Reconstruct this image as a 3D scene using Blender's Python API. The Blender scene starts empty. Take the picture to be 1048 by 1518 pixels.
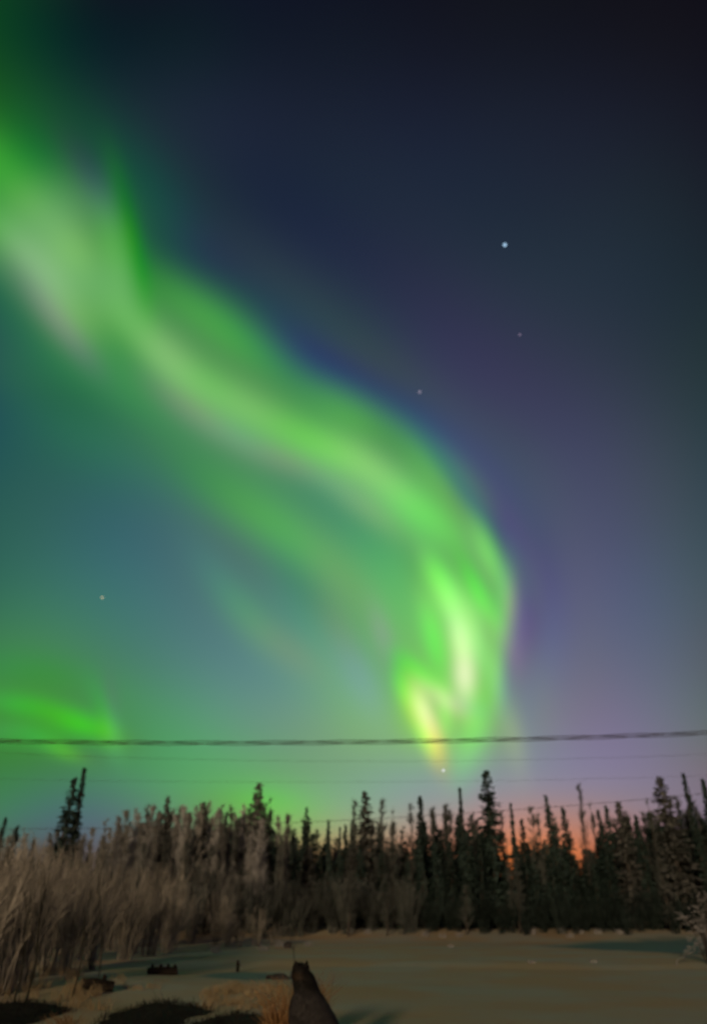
import bpy, bmesh, math, random
from mathutils import Vector, Matrix, Euler, noise
random.seed(11)
C = bpy.context.scene.collection
R = math.radians

# ---------------------------------------------------------------- camera
CAM_H, TILT, FPX = 1.35, 26.6, 1183.0
cam_d = bpy.data.cameras.new('camera')
cam_d.sensor_fit = 'VERTICAL'; cam_d.sensor_height = 24.0; cam_d.lens = FPX / 1518 * 24.0
cam_d.clip_start = 0.05; cam_d.clip_end = 20000
cam_d.dof.use_dof = True; cam_d.dof.focus_distance = 2.6; cam_d.dof.aperture_fstop = 1.5   # focus missed by the hand-held night shot
cam = bpy.data.objects.new('camera', cam_d); C.objects.link(cam)
cam.location = (0, 0, CAM_H); cam.rotation_euler = (R(90 + TILT), 0, 0)
scn = bpy.context.scene
scn.camera = cam

# ---------------------------------------------------------------- view
scn.view_settings.view_transform = 'Standard'; scn.view_settings.look = 'None'
scn.view_settings.exposure = 0; scn.view_settings.gamma = 1
scn.render.engine = 'CYCLES'
scn.cycles.use_denoising = True
scn.cycles.use_adaptive_sampling = True; scn.cycles.adaptive_threshold = 0.02; scn.cycles.adaptive_min_samples = 8
scn.cycles.max_bounces = 4; scn.cycles.diffuse_bounces = 2

# ---------------------------------------------------------------- night sky with aurora (by direction, all round the place)
# every patch of aurora: azimuth, elevation, roll, length, width (degrees), radiance r g b
AURORA = [
    (-40.20,54.36,34.5,6.09,4.92,0.0023,0.0581,0.0005), (-31.53,57.28,27.3,6.52,5.09,0.0093,-0.0139,0.0073), (-20.91,59.62,18.2,6.86,5.22,0.0037,0.0051,0.0126),
    (-8.56,61.02,7.5,7.05,5.29,0.0018,0.0020,0.0070), (4.63,61.22,-4.1,7.08,5.30,-0.0004,-0.0029,0.0021), (17.36,60.16,-15.2,6.93,5.25,0.0029,0.0057,0.0046),
    (28.55,58.06,-24.8,6.63,5.13,0.0012,-0.0002,0.0015), (37.80,55.28,-32.5,6.22,4.97,0.0004,-0.0002,0.0029), (-34.09,52.09,28.1,6.54,5.46,-0.0110,-0.0187,0.0074),
    (-24.79,54.61,20.6,6.99,5.64,-0.0105,0.0147,-0.0200), (-13.88,56.40,11.6,7.29,5.77,-0.0039,-0.0109,-0.0092), (-1.85,57.16,1.6,7.42,5.82,0.0016,0.0094,0.0010),
    (10.35,56.75,-8.7,7.35,5.79,0.0004,-0.0026,-0.0024), (21.67,55.24,-18.1,7.09,5.69,-0.0025,-0.0032,-0.0018), (31.48,52.90,-26.0,6.68,5.52,0.0023,0.0034,-0.0037),
    (39.59,50.07,-32.4,6.18,5.31,-0.0009,-0.0021,-0.0023), (-36.18,46.63,28.0,6.47,5.79,0.0152,0.0604,-0.0196), (-27.97,49.20,21.9,7.02,6.03,0.0110,-0.0300,0.0139),
    (-18.29,51.24,14.5,7.45,6.21,0.0146,0.0197,0.0380), (-7.42,52.45,5.9,7.70,6.31,0.0029,0.0001,0.0099), (4.01,52.61,-3.2,7.73,6.33,-0.0009,-0.0058,0.0071),
    (15.14,51.70,-12.0,7.54,6.25,0.0064,0.0132,0.0063), (25.21,49.88,-19.8,7.16,6.09,0.0004,-0.0024,0.0093), (33.87,47.44,-26.3,6.64,5.86,0.0013,0.0003,0.0029),
    (-30.60,43.52,22.2,6.94,6.34,-0.0162,0.1390,0.0235), (-21.98,45.65,16.1,7.49,6.58,-0.0081,-0.0050,-0.0200), (-12.18,47.16,9.0,7.87,6.75,-0.0075,-0.0048,-0.0162),
    (-1.61,47.79,1.2,8.03,6.82,0.0103,0.0239,0.0064), (9.07,47.45,-6.7,7.95,6.78,-0.0037,-0.0063,0.0117), (19.15,46.18,-14.1,7.62,6.64,0.0034,-0.0010,-0.0001),
    (28.15,44.20,-20.5,7.12,6.42,0.0014,0.0100,-0.0028), (35.86,41.80,-25.7,6.50,6.14,0.0007,-0.0066,-0.0015), (-32.81,37.69,21.5,6.77,6.55,0.0053,-0.0118,0.0197),
    (-25.08,39.78,16.7,7.41,6.86,0.0029,0.0258,-0.0176), (-16.25,41.43,10.9,7.92,7.09,0.0154,-0.0023,0.0428), (-6.55,42.40,4.4,8.23,7.23,-0.0200,-0.0300,0.0228),
    (3.54,42.54,-2.4,8.27,7.24,0.0123,0.0127,0.0001), (13.41,41.80,-9.0,8.04,7.14,-0.0044,0.0119,0.0001), (22.54,40.33,-15.0,7.58,6.94,0.0072,0.0033,0.0271),
    (30.61,38.35,-20.2,6.96,6.65,-0.0010,0.0048,0.0028), (-27.71,33.79,16.3,7.21,7.00,0.0129,-0.0300,0.0400), (-19.72,35.44,11.7,7.84,7.29,-0.0094,0.2215,-0.0069),
    (-10.85,36.59,6.5,8.28,7.50,0.0814,0.0728,0.0150), (-1.43,37.08,0.9,8.47,7.59,-0.0200,-0.0300,0.0005), (8.07,36.81,-4.9,8.37,7.54,0.0243,0.0089,0.0501),
    (17.14,35.84,-10.2,7.99,7.37,-0.0010,0.0097,-0.0163), (25.41,34.33,-15.0,7.41,7.09,-0.0033,-0.0047,-0.0067), (32.69,32.46,-19.0,6.71,6.75,0.0077,0.0118,0.0046),
    (-29.95,27.86,15.1,6.92,6.99,-0.0162,0.0279,0.0385), (-22.70,29.37,11.6,7.62,7.34,0.0050,-0.0300,-0.0200), (-14.60,30.55,7.5,8.19,7.61,-0.0200,-0.0266,0.0361),
    (-5.86,31.25,3.0,8.53,7.76,0.0133,0.2461,-0.0027), (3.16,31.34,-1.6,8.57,7.78,-0.0029,-0.0236,0.0063), (12.03,30.82,-6.2,8.31,7.67,0.0058,-0.0115,0.0265),
    (20.36,29.77,-10.4,7.81,7.43,0.0240,0.0267,0.0488), (27.87,28.34,-14.1,7.13,7.10,-0.0090,0.0040,-0.0066), (-25.28,23.41,10.6,7.30,7.22,0.0186,0.0576,-0.0126),
    (-17.87,24.50,7.6,7.95,7.53,-0.0058,0.0218,0.0625), (-9.78,25.26,4.2,8.42,7.75,0.0460,-0.0300,-0.0072), (-1.29,25.58,0.6,8.62,7.84,-0.0115,-0.0300,0.0880),
    (7.26,25.40,-3.1,8.51,7.79,0.0407,0.1299,-0.0200), (15.50,24.77,-6.6,8.11,7.61,-0.0171,-0.0300,0.0385), (23.14,23.76,-9.8,7.50,7.32,0.0298,0.0329,-0.0153),
    (29.99,22.52,-12.5,6.78,6.96,-0.0126,-0.0104,0.0289), (-27.52,17.71,9.0,6.90,6.66,-0.0200,0.0013,0.0145), (-20.72,18.61,6.9,7.60,6.98,0.0081,0.0125,0.0267),
    (-13.25,19.32,4.5,8.16,7.24,-0.0089,0.0975,0.0457), (-5.30,19.72,1.8,8.50,7.39,0.0216,-0.0300,-0.0056), (2.86,19.78,-1.0,8.54,7.40,-0.0005,0.3416,0.0304),
    (10.91,19.47,-3.7,8.29,7.29,0.0764,-0.0300,-0.0179), (18.54,18.85,-6.2,7.78,7.07,-0.0003,0.0223,0.1116), (25.56,18.00,-8.4,7.12,6.76,0.0079,0.0308,-0.0200),
    (-23.30,13.47,5.7,7.19,5.77,0.0313,0.1567,-0.0200), (-16.38,14.05,4.1,7.80,6.02,-0.0042,-0.0300,-0.0200), (-8.94,14.45,2.2,8.24,6.18,0.0441,0.0851,0.0852),
    (-1.17,14.62,0.3,8.43,6.25,-0.0200,-0.0300,0.0796), (6.63,14.53,-1.7,8.33,6.22,0.0966,0.2054,-0.0200), (14.20,14.19,-3.5,7.96,6.08,0.0012,-0.0300,0.0127),
    (21.29,13.66,-5.3,7.38,5.85,0.0294,0.0598,0.0446), (27.76,13.00,-6.8,6.69,5.57,0.0157,-0.0299,-0.0169), (-25.76,9.50,4.6,6.76,4.23,-0.0155,0.0450,-0.0200),
    (-19.30,9.94,3.5,7.41,4.42,-0.0064,-0.0175,-0.0200), (-12.30,10.28,2.2,7.92,4.57,-0.0073,0.1779,-0.0200), (-4.91,10.48,0.9,8.23,4.66,0.0358,-0.0300,0.0397),
    (2.65,10.51,-0.5,8.27,4.67,0.0820,0.2106,-0.0200), (10.12,10.36,-1.8,8.04,4.61,-0.0080,0.0234,-0.0200), (17.26,10.06,-3.1,7.58,4.47,0.0869,0.0036,0.1184),
    (23.88,9.64,-4.2,6.96,4.29,-0.0200,0.0678,-0.0200), (-22.13,7.10,2.9,7.02,3.12,-0.0200,0.0358,-0.0200), (-15.51,7.38,2.0,7.58,3.24,0.0065,-0.0300,0.0365),
    (-8.44,7.58,1.1,7.98,3.33,-0.0200,0.1309,-0.0200), (-1.11,7.66,0.1,8.15,3.36,-0.0200,-0.0300,-0.0200), (6.26,7.61,-0.8,8.06,3.34,-0.0200,-0.0300,0.1697),
    (13.43,7.45,-1.8,7.72,3.27,-0.0200,0.0622,0.0581), (20.20,7.19,-2.6,7.20,3.16,0.0141,0.0091,0.0366), (26.42,6.87,-3.4,6.56,3.02,0.0504,-0.0222,-0.0200),
    (-24.83,5.01,2.3,6.64,2.51,0.0026,0.0976,-0.0200), (-18.57,5.23,1.8,7.24,2.62,-0.0200,-0.0269,0.0780), (-11.82,5.40,1.1,7.71,2.70,0.0125,-0.0300,-0.0091),
    (-4.71,5.50,0.5,7.99,2.75,-0.0200,0.2052,-0.0200), (2.54,5.51,-0.2,8.03,2.76,-0.0200,0.0544,0.1021), (9.71,5.44,-0.9,7.82,2.72,-0.0200,0.0014,-0.0200),
    (16.59,5.29,-1.6,7.39,2.65,-0.0200,0.0302,-0.0200), (23.01,5.08,-2.2,6.82,2.54,-0.0054,0.0324,0.0742), (-21.45,3.32,1.3,6.88,2.71,-0.0200,-0.0300,0.0185),
    (-15.01,3.44,0.9,7.40,2.81,-0.0200,0.0327,0.0010), (-8.16,3.53,0.5,7.78,2.88,0.0076,-0.0300,0.0750), (-1.07,3.56,0.1,7.93,2.91,0.0856,-0.0300,-0.0200),
    (6.05,3.55,-0.4,7.85,2.89,-0.0200,-0.0001,-0.0200), (12.99,3.47,-0.8,7.53,2.83,0.2196,0.0417,-0.0200), (19.57,3.36,-1.2,7.05,2.74,-0.0200,-0.0300,0.0126),
    (25.65,3.21,-1.5,6.45,2.62,-0.0200,0.0236,0.0889), (-24.04,1.12,0.5,6.50,5.85,0.0262,0.0191,0.0125), (-17.95,1.17,0.4,7.05,6.09,0.0759,0.0337,0.0026),
    (-11.40,1.20,0.2,7.49,6.28,0.0189,0.0115,0.0079), (-4.54,1.22,0.1,7.74,6.38,0.1655,0.0649,-0.0123), (2.45,1.23,-0.1,7.78,6.40,0.1379,0.0559,0.0377),
    (9.37,1.21,-0.2,7.58,6.32,0.3510,0.0478,-0.0150), (16.03,1.18,-0.3,7.19,6.15,0.1324,0.0375,0.0239), (22.27,1.14,-0.5,6.67,5.93,0.1138,0.0406,-0.0194),
    (-34.01,45.35,-6.6,2.42,1.81,0.0364,0.1613,0.0122), (-30.10,44.97,-5.9,2.57,1.85,-0.0200,0.0166,-0.0141), (-25.91,44.78,-5.0,2.73,1.89,0.0550,0.0773,0.0448),
    (-32.15,41.77,-23.1,1.99,1.59,0.0459,0.1462,0.0140), (-29.27,40.81,-25.0,2.08,1.62,0.1220,0.1511,0.0866), (-26.50,39.54,-40.0,2.19,1.65,0.1309,0.1647,0.1056),
    (-24.03,37.79,-43.0,2.28,1.68,0.0794,0.1403,0.0264), (-29.59,43.81,-27.7,2.02,1.69,0.0647,0.1058,0.0195), (-27.38,42.93,-29.2,2.09,1.72,0.0409,0.0527,0.0442),
    (-25.15,41.98,-36.4,2.17,1.74,0.1096,0.1851,0.0385), (-23.22,40.65,-43.6,2.24,1.76,0.0319,0.0522,0.0382), (-21.33,39.23,-44.8,2.31,1.79,0.0612,0.0409,0.0353),
    (-22.53,46.80,-64.5,2.14,0.72,0.0045,0.0436,-0.0061), (-21.54,45.32,-65.2,2.19,0.73,-0.0200,-0.0277,-0.0200), (-20.57,43.80,-67.3,2.25,0.74,0.0081,0.0833,-0.0200),
    (-19.73,42.20,-69.3,2.31,0.75,-0.0200,-0.0300,-0.0026), (-18.92,40.56,-69.9,2.35,0.75,-0.0109,0.0428,-0.0200), (-26.08,47.24,-40.8,2.22,1.10,0.0088,-0.0187,0.0106),
    (-23.70,45.78,-49.1,2.32,1.12,-0.0031,-0.0300,0.0304), (-22.18,43.77,-68.1,2.45,1.11,0.0240,0.1239,-0.0019), (-20.98,41.52,-68.9,2.53,1.13,0.0469,0.1027,0.0354),
    (-30.73,40.70,-35.9,2.47,0.92,-0.0200,-0.0300,-0.0200), (-28.26,39.29,-37.4,2.57,0.94,-0.0200,-0.0300,-0.0093), (-25.81,37.77,-39.5,2.68,0.96,0.0511,-0.0057,0.0419),
    (-23.37,36.12,-41.0,2.77,0.98,0.0336,-0.0300,0.0487), (-19.09,36.46,-41.4,3.35,1.10,-0.0200,-0.0288,-0.0200), (-16.28,34.38,-35.4,3.45,1.12,0.0022,-0.0239,0.0205),
    (-12.92,32.86,-27.3,3.55,1.13,0.0701,-0.0149,0.0291), (-9.42,31.51,-23.6,3.63,1.15,-0.0100,0.0567,0.0400), (-5.82,30.29,-19.2,3.69,1.15,0.0831,-0.0300,0.0279),
    (-2.27,28.99,-30.7,3.72,1.16,-0.0070,0.0303,0.0243), (0.87,27.03,-35.9,3.73,1.16,0.0839,0.0708,0.0237), (-19.79,38.62,-36.6,3.37,1.54,-0.0200,0.0942,-0.0200),
    (-16.55,36.64,-36.8,3.50,1.57,0.1400,0.1131,0.0876), (-12.98,35.01,-24.5,3.62,1.60,0.0025,0.1176,-0.0121), (-9.19,33.58,-23.1,3.71,1.62,0.0893,0.1111,0.0531),
    (-5.31,32.22,-23.3,3.78,1.63,0.0088,0.1122,-0.0200), (-1.44,30.82,-23.2,3.82,1.64,0.0821,0.2569,0.0084), (2.12,29.02,-39.3,3.83,1.64,0.1260,0.1376,0.0495),
    (5.21,26.69,-39.7,3.82,1.64,0.0166,0.3110,-0.0143), (8.25,24.39,-40.6,3.77,1.63,0.0312,0.0774,0.0165), (-18.63,41.50,-20.2,3.35,1.43,-0.0080,0.0094,-0.0113),
    (-14.76,40.35,-24.0,3.47,1.46,0.0139,0.0761,0.0031), (-11.05,38.81,-31.2,3.58,1.49,-0.0018,0.1030,-0.0165), (-7.45,37.05,-30.7,3.68,1.51,-0.0067,0.0381,-0.0045),
    (-3.78,35.32,-30.7,3.75,1.52,-0.0093,-0.0300,0.0040), (-0.11,33.60,-29.1,3.80,1.53,0.0368,0.1827,-0.0130), (3.45,31.77,-34.1,3.81,1.53,-0.0068,-0.0300,-0.0181),
    (6.57,29.55,-48.7,3.81,1.53,0.0387,0.2297,-0.0166), (8.95,26.75,-53.7,3.78,1.53,0.0218,-0.0209,-0.0200), (-15.22,42.46,-27.0,4.26,1.54,-0.0075,-0.0300,0.0045),
    (-10.34,40.47,-30.7,4.45,1.57,-0.0007,0.0386,-0.0158), (-5.63,38.13,-32.1,4.61,1.60,0.0064,-0.0300,0.0158), (-0.74,35.98,-27.9,4.71,1.61,-0.0182,-0.0300,0.0309),
    (3.87,33.52,-39.1,4.75,1.62,-0.0047,-0.0300,0.0353), (7.69,30.37,-53.4,4.75,1.62,-0.0164,-0.0300,0.0404), (10.34,26.49,-65.5,4.72,1.61,-0.0200,-0.0300,0.0091),
    (11.92,22.24,-71.6,4.65,1.59,-0.0200,-0.0300,0.0241), (-18.43,46.30,-41.5,4.64,2.11,-0.0042,0.0169,0.0068), (-14.12,43.46,-44.0,4.92,2.18,0.0027,-0.0258,0.0135),
    (-9.49,40.72,-33.2,5.20,2.22,-0.0200,-0.0300,-0.0088), (-4.50,38.18,-28.6,5.40,2.25,-0.0190,-0.0300,0.0306), (0.92,36.16,-29.1,5.50,2.27,0.0246,-0.0087,-0.0137),
    (5.74,33.42,-39.2,5.53,2.28,-0.0097,0.0177,-0.0200), (9.50,29.87,-56.0,5.52,2.27,0.0161,-0.0111,0.0433), (12.14,25.71,-68.3,5.47,2.25,-0.0200,-0.0300,0.0056),
    (13.60,21.19,-83.2,5.39,2.22,-0.0200,-0.0300,-0.0011), (13.52,16.51,-90.9,5.28,2.18,-0.0200,-0.0300,0.0803), (-27.49,32.95,-4.3,3.75,1.76,0.0023,0.0220,-0.0031),
    (-23.46,32.63,-6.4,3.94,1.81,-0.0034,-0.0300,-0.0080), (-19.43,31.70,-24.1,4.12,1.84,-0.0032,-0.0244,0.0027), (-15.53,30.09,-27.3,4.27,1.87,0.0076,-0.0083,-0.0033),
    (-11.70,28.21,-30.8,4.39,1.90,-0.0151,0.0241,-0.0200), (-7.88,26.25,-28.7,4.47,1.92,0.0152,0.0828,-0.0200), (-4.07,24.26,-35.3,4.51,1.93,-0.0008,0.1060,-0.0200),
    (-0.73,21.72,-51.6,4.50,1.93,0.0567,-0.0253,-0.0040), (1.15,18.17,-65.3,4.43,1.91,-0.0032,-0.0300,-0.0200), (2.74,14.61,-67.1,4.33,1.89,-0.0200,-0.0300,-0.0200),
    (-10.52,21.86,-49.0,3.33,1.40,0.0008,0.0276,0.0176), (-7.86,18.95,-46.0,3.33,1.40,0.0048,0.0759,-0.0200), (-4.67,16.67,-33.1,3.33,1.40,0.0499,0.0076,-0.0187),
    (-3.29,20.73,-49.9,3.36,1.44,-0.0200,-0.0300,-0.0154), (-0.92,17.83,-58.9,3.32,1.43,0.0431,-0.0300,-0.0200), (0.78,14.62,-63.3,3.25,1.42,0.0152,-0.0300,0.1199),
    (5.66,23.06,-65.5,1.74,0.87,0.0281,-0.0300,0.0223), (6.23,21.91,-65.8,1.74,0.86,0.0195,0.2152,-0.0200), (6.78,20.76,-66.5,1.73,0.86,0.0384,0.0826,0.0207),
    (7.28,19.60,-69.2,1.72,0.86,0.1107,0.3504,0.0398), (7.74,18.44,-74.1,1.71,0.85,0.0344,-0.0026,0.0606), (7.93,17.22,-84.4,1.70,0.85,0.3490,0.4863,0.1977),
    (8.06,16.00,-87.2,1.69,0.84,-0.0200,-0.0300,-0.0200), (8.04,14.78,-91.3,1.67,0.84,0.5119,0.3631,0.3664), (8.01,13.57,-91.3,1.66,0.83,-0.0107,0.0730,-0.0200),
    (6.80,22.06,-58.0,2.48,0.82,-0.0200,0.0920,-0.0200), (7.90,20.40,-58.4,2.45,0.81,0.0437,0.1831,0.0428), (8.72,18.64,-74.0,2.43,0.80,0.0496,0.0707,-0.0034),
    (9.18,16.78,-82.2,2.41,0.80,0.0632,0.2991,0.0802), (9.35,14.89,-85.1,2.38,0.79,-0.0200,-0.0300,-0.0200), (4.97,21.65,-76.3,2.58,0.86,-0.0200,-0.0300,-0.0200),
    (5.45,19.81,-76.4,2.56,0.86,0.0563,0.0398,0.0276), (5.89,17.99,-78.8,2.54,0.86,-0.0174,0.2335,-0.0200), (6.23,16.16,-80.1,2.51,0.85,-0.0200,0.0984,-0.0013),
    (8.63,22.45,-67.4,2.56,0.76,-0.0200,-0.0088,-0.0200), (9.60,20.26,-67.7,2.53,0.76,-0.0200,0.4203,-0.0200), (10.54,18.09,-68.0,2.50,0.75,0.0608,-0.0300,0.0258),
    (10.49,23.30,-73.9,2.84,0.85,0.0699,0.3264,0.0115), (11.12,21.26,-77.0,2.82,0.85,0.0010,0.0342,-0.0184), (11.17,19.21,-99.9,2.82,0.83,-0.0084,0.2313,-0.0200),
    (10.80,17.14,-99.7,2.79,0.83,-0.0200,-0.0300,0.0160), (12.42,20.79,-97.4,2.82,0.92,-0.0200,-0.0300,-0.0105), (12.09,18.33,-100.2,2.80,0.92,0.0018,-0.0300,0.0429),
    (11.46,15.95,-105.2,2.78,0.91,0.0165,-0.0300,0.0467), (10.66,16.68,-87.2,2.77,0.84,-0.0200,-0.0300,-0.0149), (10.76,14.75,-86.8,2.73,0.83,-0.0200,-0.0300,0.0295),
    (10.91,12.85,-84.4,2.68,0.82,-0.0200,-0.0300,0.0217), (11.09,10.99,-84.4,2.63,0.82,0.0739,0.0991,-0.0169), (3.06,15.76,-73.8,1.64,0.67,-0.0200,-0.0300,-0.0200),
    (3.45,14.46,-73.9,1.62,0.66,-0.0200,0.2119,-0.0200), (3.92,13.19,-65.7,1.60,0.66,0.0518,0.1296,-0.0120), (4.49,11.99,-65.5,1.58,0.65,0.0898,-0.0300,-0.0200),
    (5.02,10.78,-67.4,1.56,0.65,-0.0200,0.3946,-0.0200), (5.53,9.59,-67.5,1.54,0.65,0.1049,-0.0276,-0.0200), (4.02,14.82,-67.1,1.62,0.71,-0.0200,0.0087,-0.0200),
    (4.48,13.75,-67.2,1.61,0.71,0.0604,0.0644,-0.0193), (4.92,12.69,-69.1,1.59,0.70,0.3794,0.3763,0.2005), (5.32,11.62,-70.2,1.57,0.70,0.0626,-0.0300,0.0841),
    (5.68,10.56,-73.9,1.56,0.70,0.4070,0.1885,-0.0200), (5.99,9.49,-74.0,1.54,0.69,-0.0200,-0.0300,-0.0200), (4.00,15.75,-39.6,1.91,0.71,-0.0200,0.0874,-0.0200),
    (5.25,14.71,-46.5,1.88,0.71,-0.0200,0.2070,-0.0197), (6.25,13.48,-38.2,1.87,0.70,0.2544,0.0836,0.1229), (7.73,12.89,-20.0,1.87,0.69,0.0046,-0.0300,0.0506),
    (6.51,12.25,-90.1,1.84,0.65,0.0683,0.2776,0.0224), (6.50,10.45,-90.1,1.81,0.64,-0.0200,-0.0194,-0.0200), (8.83,14.91,-87.3,2.52,1.12,-0.0200,-0.0300,-0.0200),
    (8.95,12.42,-99.5,2.49,1.10,-0.0121,0.2275,0.0092), (7.88,10.17,-110.9,2.47,1.08,0.0232,0.1991,-0.0200), (7.37,7.81,-100.6,2.39,1.08,-0.0200,-0.0009,-0.0029),
    (2.30,17.42,-74.1,2.54,0.86,0.0831,-0.0300,0.0972), (2.81,15.71,-75.1,2.52,0.86,-0.0200,-0.0300,-0.0200), (3.21,14.00,-78.9,2.48,0.85,-0.0200,-0.0300,0.0166),
    (3.55,12.30,-79.0,2.45,0.84,0.0191,0.0670,-0.0200), (-23.88,12.14,-4.5,1.94,0.79,0.0028,0.0476,0.0079), (-22.07,11.99,-5.6,1.99,0.79,-0.0112,0.1217,-0.0100),
    (-20.25,11.64,-15.7,2.06,0.79,0.0069,0.0218,-0.0122), (-18.42,11.11,-17.4,2.09,0.79,-0.0117,0.2622,-0.0200), (-16.58,10.52,-18.1,2.12,0.80,0.0096,-0.0300,-0.0194),
    (-20.77,9.85,-20.4,1.43,0.52,-0.0016,0.0194,0.0168), (-19.46,9.37,-17.8,1.44,0.53,0.0260,0.1523,-0.0200), (-18.11,9.08,-10.3,1.44,0.54,0.0039,-0.0300,-0.0004),
    (-16.87,12.69,-76.8,1.81,0.60,0.0147,-0.0300,0.0188), (-16.36,10.53,-76.9,1.78,0.60,-0.0014,-0.0300,0.0368), (-23.52,10.28,1.5,2.38,0.82,0.0082,0.0433,0.0254),
    (-21.06,10.34,1.0,2.46,0.84,-0.0065,0.0940,-0.0151), (-24.29,14.23,-1.2,2.83,1.35,-0.0055,0.0147,0.0032), (-21.02,14.14,-6.0,2.97,1.37,-0.0118,0.0132,-0.0200),
    (-17.66,13.52,-11.7,3.08,1.39,0.0007,0.0141,-0.0009), (7.27,29.74,-55.9,2.42,0.72,-0.0153,-0.0300,-0.0020), (8.53,28.09,-56.6,2.42,0.71,-0.0089,-0.0300,0.0094),
    (9.74,26.44,-60.5,2.40,0.71,-0.0200,-0.0300,0.0295), (10.70,24.67,-65.6,2.39,0.71,-0.0100,-0.0300,-0.0200), (11.34,22.82,-78.1,2.38,0.70,-0.0200,-0.0300,-0.0111),
    (11.67,20.91,-87.5,2.37,0.70,0.0422,-0.0300,0.0424), (11.54,18.99,-103.4,2.37,0.69,0.0942,-0.0091,0.0145), (10.81,17.18,-109.3,2.36,0.69,-0.0200,-0.0191,0.0034),
    (10.29,15.34,-93.6,2.32,0.69,0.0863,0.2301,-0.0200), (10.47,13.48,-84.6,2.27,0.69,-0.0147,0.0170,0.0476), (-17.82,13.06,-58.2,1.62,0.67,0.0002,0.0196,0.0033),
    (-17.07,11.88,-63.1,1.61,0.67,-0.0159,0.0512,-0.0200), (-16.55,10.61,-67.9,1.59,0.67,0.0271,0.1416,-0.0200), (9.18,29.62,-57.6,3.45,1.14,0.0062,0.0079,-0.0123),
    (10.99,27.06,-60.2,3.42,1.13,0.0137,0.0170,-0.0200), (12.47,24.39,-69.7,3.40,1.12,0.0098,-0.0269,0.0360), (13.24,21.52,-82.9,3.37,1.11,0.0205,0.0480,-0.0200),
    (13.25,18.58,-99.1,3.35,1.10,-0.0033,-0.0292,-0.0200), (12.29,15.81,-103.2,3.32,1.09,-0.0034,-0.0300,-0.0200), (11.97,12.96,-95.5,3.24,1.08,-0.0200,-0.0300,0.0612),
    (-8.37,6.51,1.0,2.70,1.18,-0.0036,-0.0300,-0.0200), (-6.09,6.54,-4.7,2.73,1.19,-0.0133,0.0932,-0.0200), (-3.83,6.14,-10.2,2.74,1.19,-0.0200,0.0145,-0.0200),
]
def build_sky():
    w = bpy.data.worlds.new('World'); scn.world = w; w.use_nodes = True
    w.cycles.sampling_method = 'MANUAL'; w.cycles.sample_map_resolution = 128
    nt = w.node_tree; nt.nodes.clear(); N = nt.nodes.new; L = nt.links.new
    tc = N('ShaderNodeTexCoord')
    sep = N('ShaderNodeSeparateXYZ'); L(tc.outputs['Generated'], sep.inputs[0])
    mr = N('ShaderNodeMapRange'); mr.inputs['From Min'].default_value = 0.0; mr.inputs['From Max'].default_value = 1.0
    L(sep.outputs['Z'], mr.inputs['Value'])
    ramp = N('ShaderNodeValToRGB'); L(mr.outputs[0], ramp.inputs[0])
    els = ramp.color_ramp.elements
    for i, (p, c) in enumerate(BASE):
        e = els[i] if i < 2 else els.new(p)
        e.position = p; e.color = (*c, 1)
    acc = ramp.outputs['Color']
    vec = tc.outputs['Generated']
    for k, (az, el, ro, s1, s2, r, g, b) in enumerate(AURORA):
        if k and k % 12 == 0:                 # keeps the long sum in order, so the shader stays within its stack
            o = N('ShaderNodeVectorMath'); o.operation = 'MULTIPLY_ADD'
            L(acc, o.inputs[0]); o.inputs[1].default_value = (1e-9, 1e-9, 1e-9); L(tc.outputs['Generated'], o.inputs[2])
            vec = o.outputs[0]
        a, e, q = R(az), R(el), R(ro)
        c = Vector((math.sin(a) * math.cos(e), math.cos(a) * math.cos(e), math.sin(e)))
        E = Vector((math.cos(a), -math.sin(a), 0)); Np = Vector((-math.sin(e) * math.sin(a), -math.sin(e) * math.cos(a), math.cos(e)))
        e1 = E * math.cos(q) + Np * math.sin(q); e2 = c.cross(e1)
        r2 = None
        for axis, width in ((e1, s1), (e2, s2)):
            d = N('ShaderNodeVectorMath'); d.operation = 'DOT_PRODUCT'
            L(vec, d.inputs[0]); d.inputs[1].default_value = axis / R(width)
            q2 = N('ShaderNodeMath'); q2.operation = 'MULTIPLY_ADD' if r2 else 'MULTIPLY'
            L(d.outputs['Value'], q2.inputs[0]); L(d.outputs['Value'], q2.inputs[1])
            if r2: L(r2, q2.inputs[2])
            r2 = q2.outputs[0]
        p = N('ShaderNodeMath'); p.operation = 'POWER'; p.inputs[0].default_value = math.exp(-1)
        L(r2, p.inputs[1])
        ma = N('ShaderNodeVectorMath'); ma.operation = 'MULTIPLY_ADD'
        L(p.outputs[0], ma.inputs[0]); ma.inputs[1].default_value = (r, g, b); L(acc, ma.inputs[2])
        acc = ma.outputs[0]
    mx = N('ShaderNodeVectorMath'); mx.operation = 'MAXIMUM'; L(acc, mx.inputs[0]); mx.inputs[1].default_value = (0.001, 0.001, 0.001)
    bg = N('ShaderNodeBackground'); L(mx.outputs[0], bg.inputs['Color']); bg.inputs['Strength'].default_value = 1.0
    out = N('ShaderNodeOutputWorld'); L(bg.outputs[0], out.inputs['Surface'])
BASE = [(0.000, (0.0184, 0.0136, 0.0136)), (0.060, (0.0563, 0.0307, 0.0343)), (0.090, (0.0563, 0.0424, 0.0670)), (0.130, (0.0543, 0.0468, 0.0849)), (0.170, (0.0468, 0.0432, 0.0811)), (0.220, (0.0399, 0.0399, 0.0739)), (0.300, (0.0293, 0.0321, 0.0605)), (0.400, (0.0194, 0.0217, 0.0415)), (0.520, (0.0111, 0.0127, 0.0266)), (0.640, (0.0064, 0.0082, 0.0163)), (0.760, (0.0037, 0.0053, 0.0103)), (0.860, (0.0020, 0.0024, 0.0043)), (1.000, (0.0013, 0.0014, 0.0024))]
build_sky()

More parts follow.
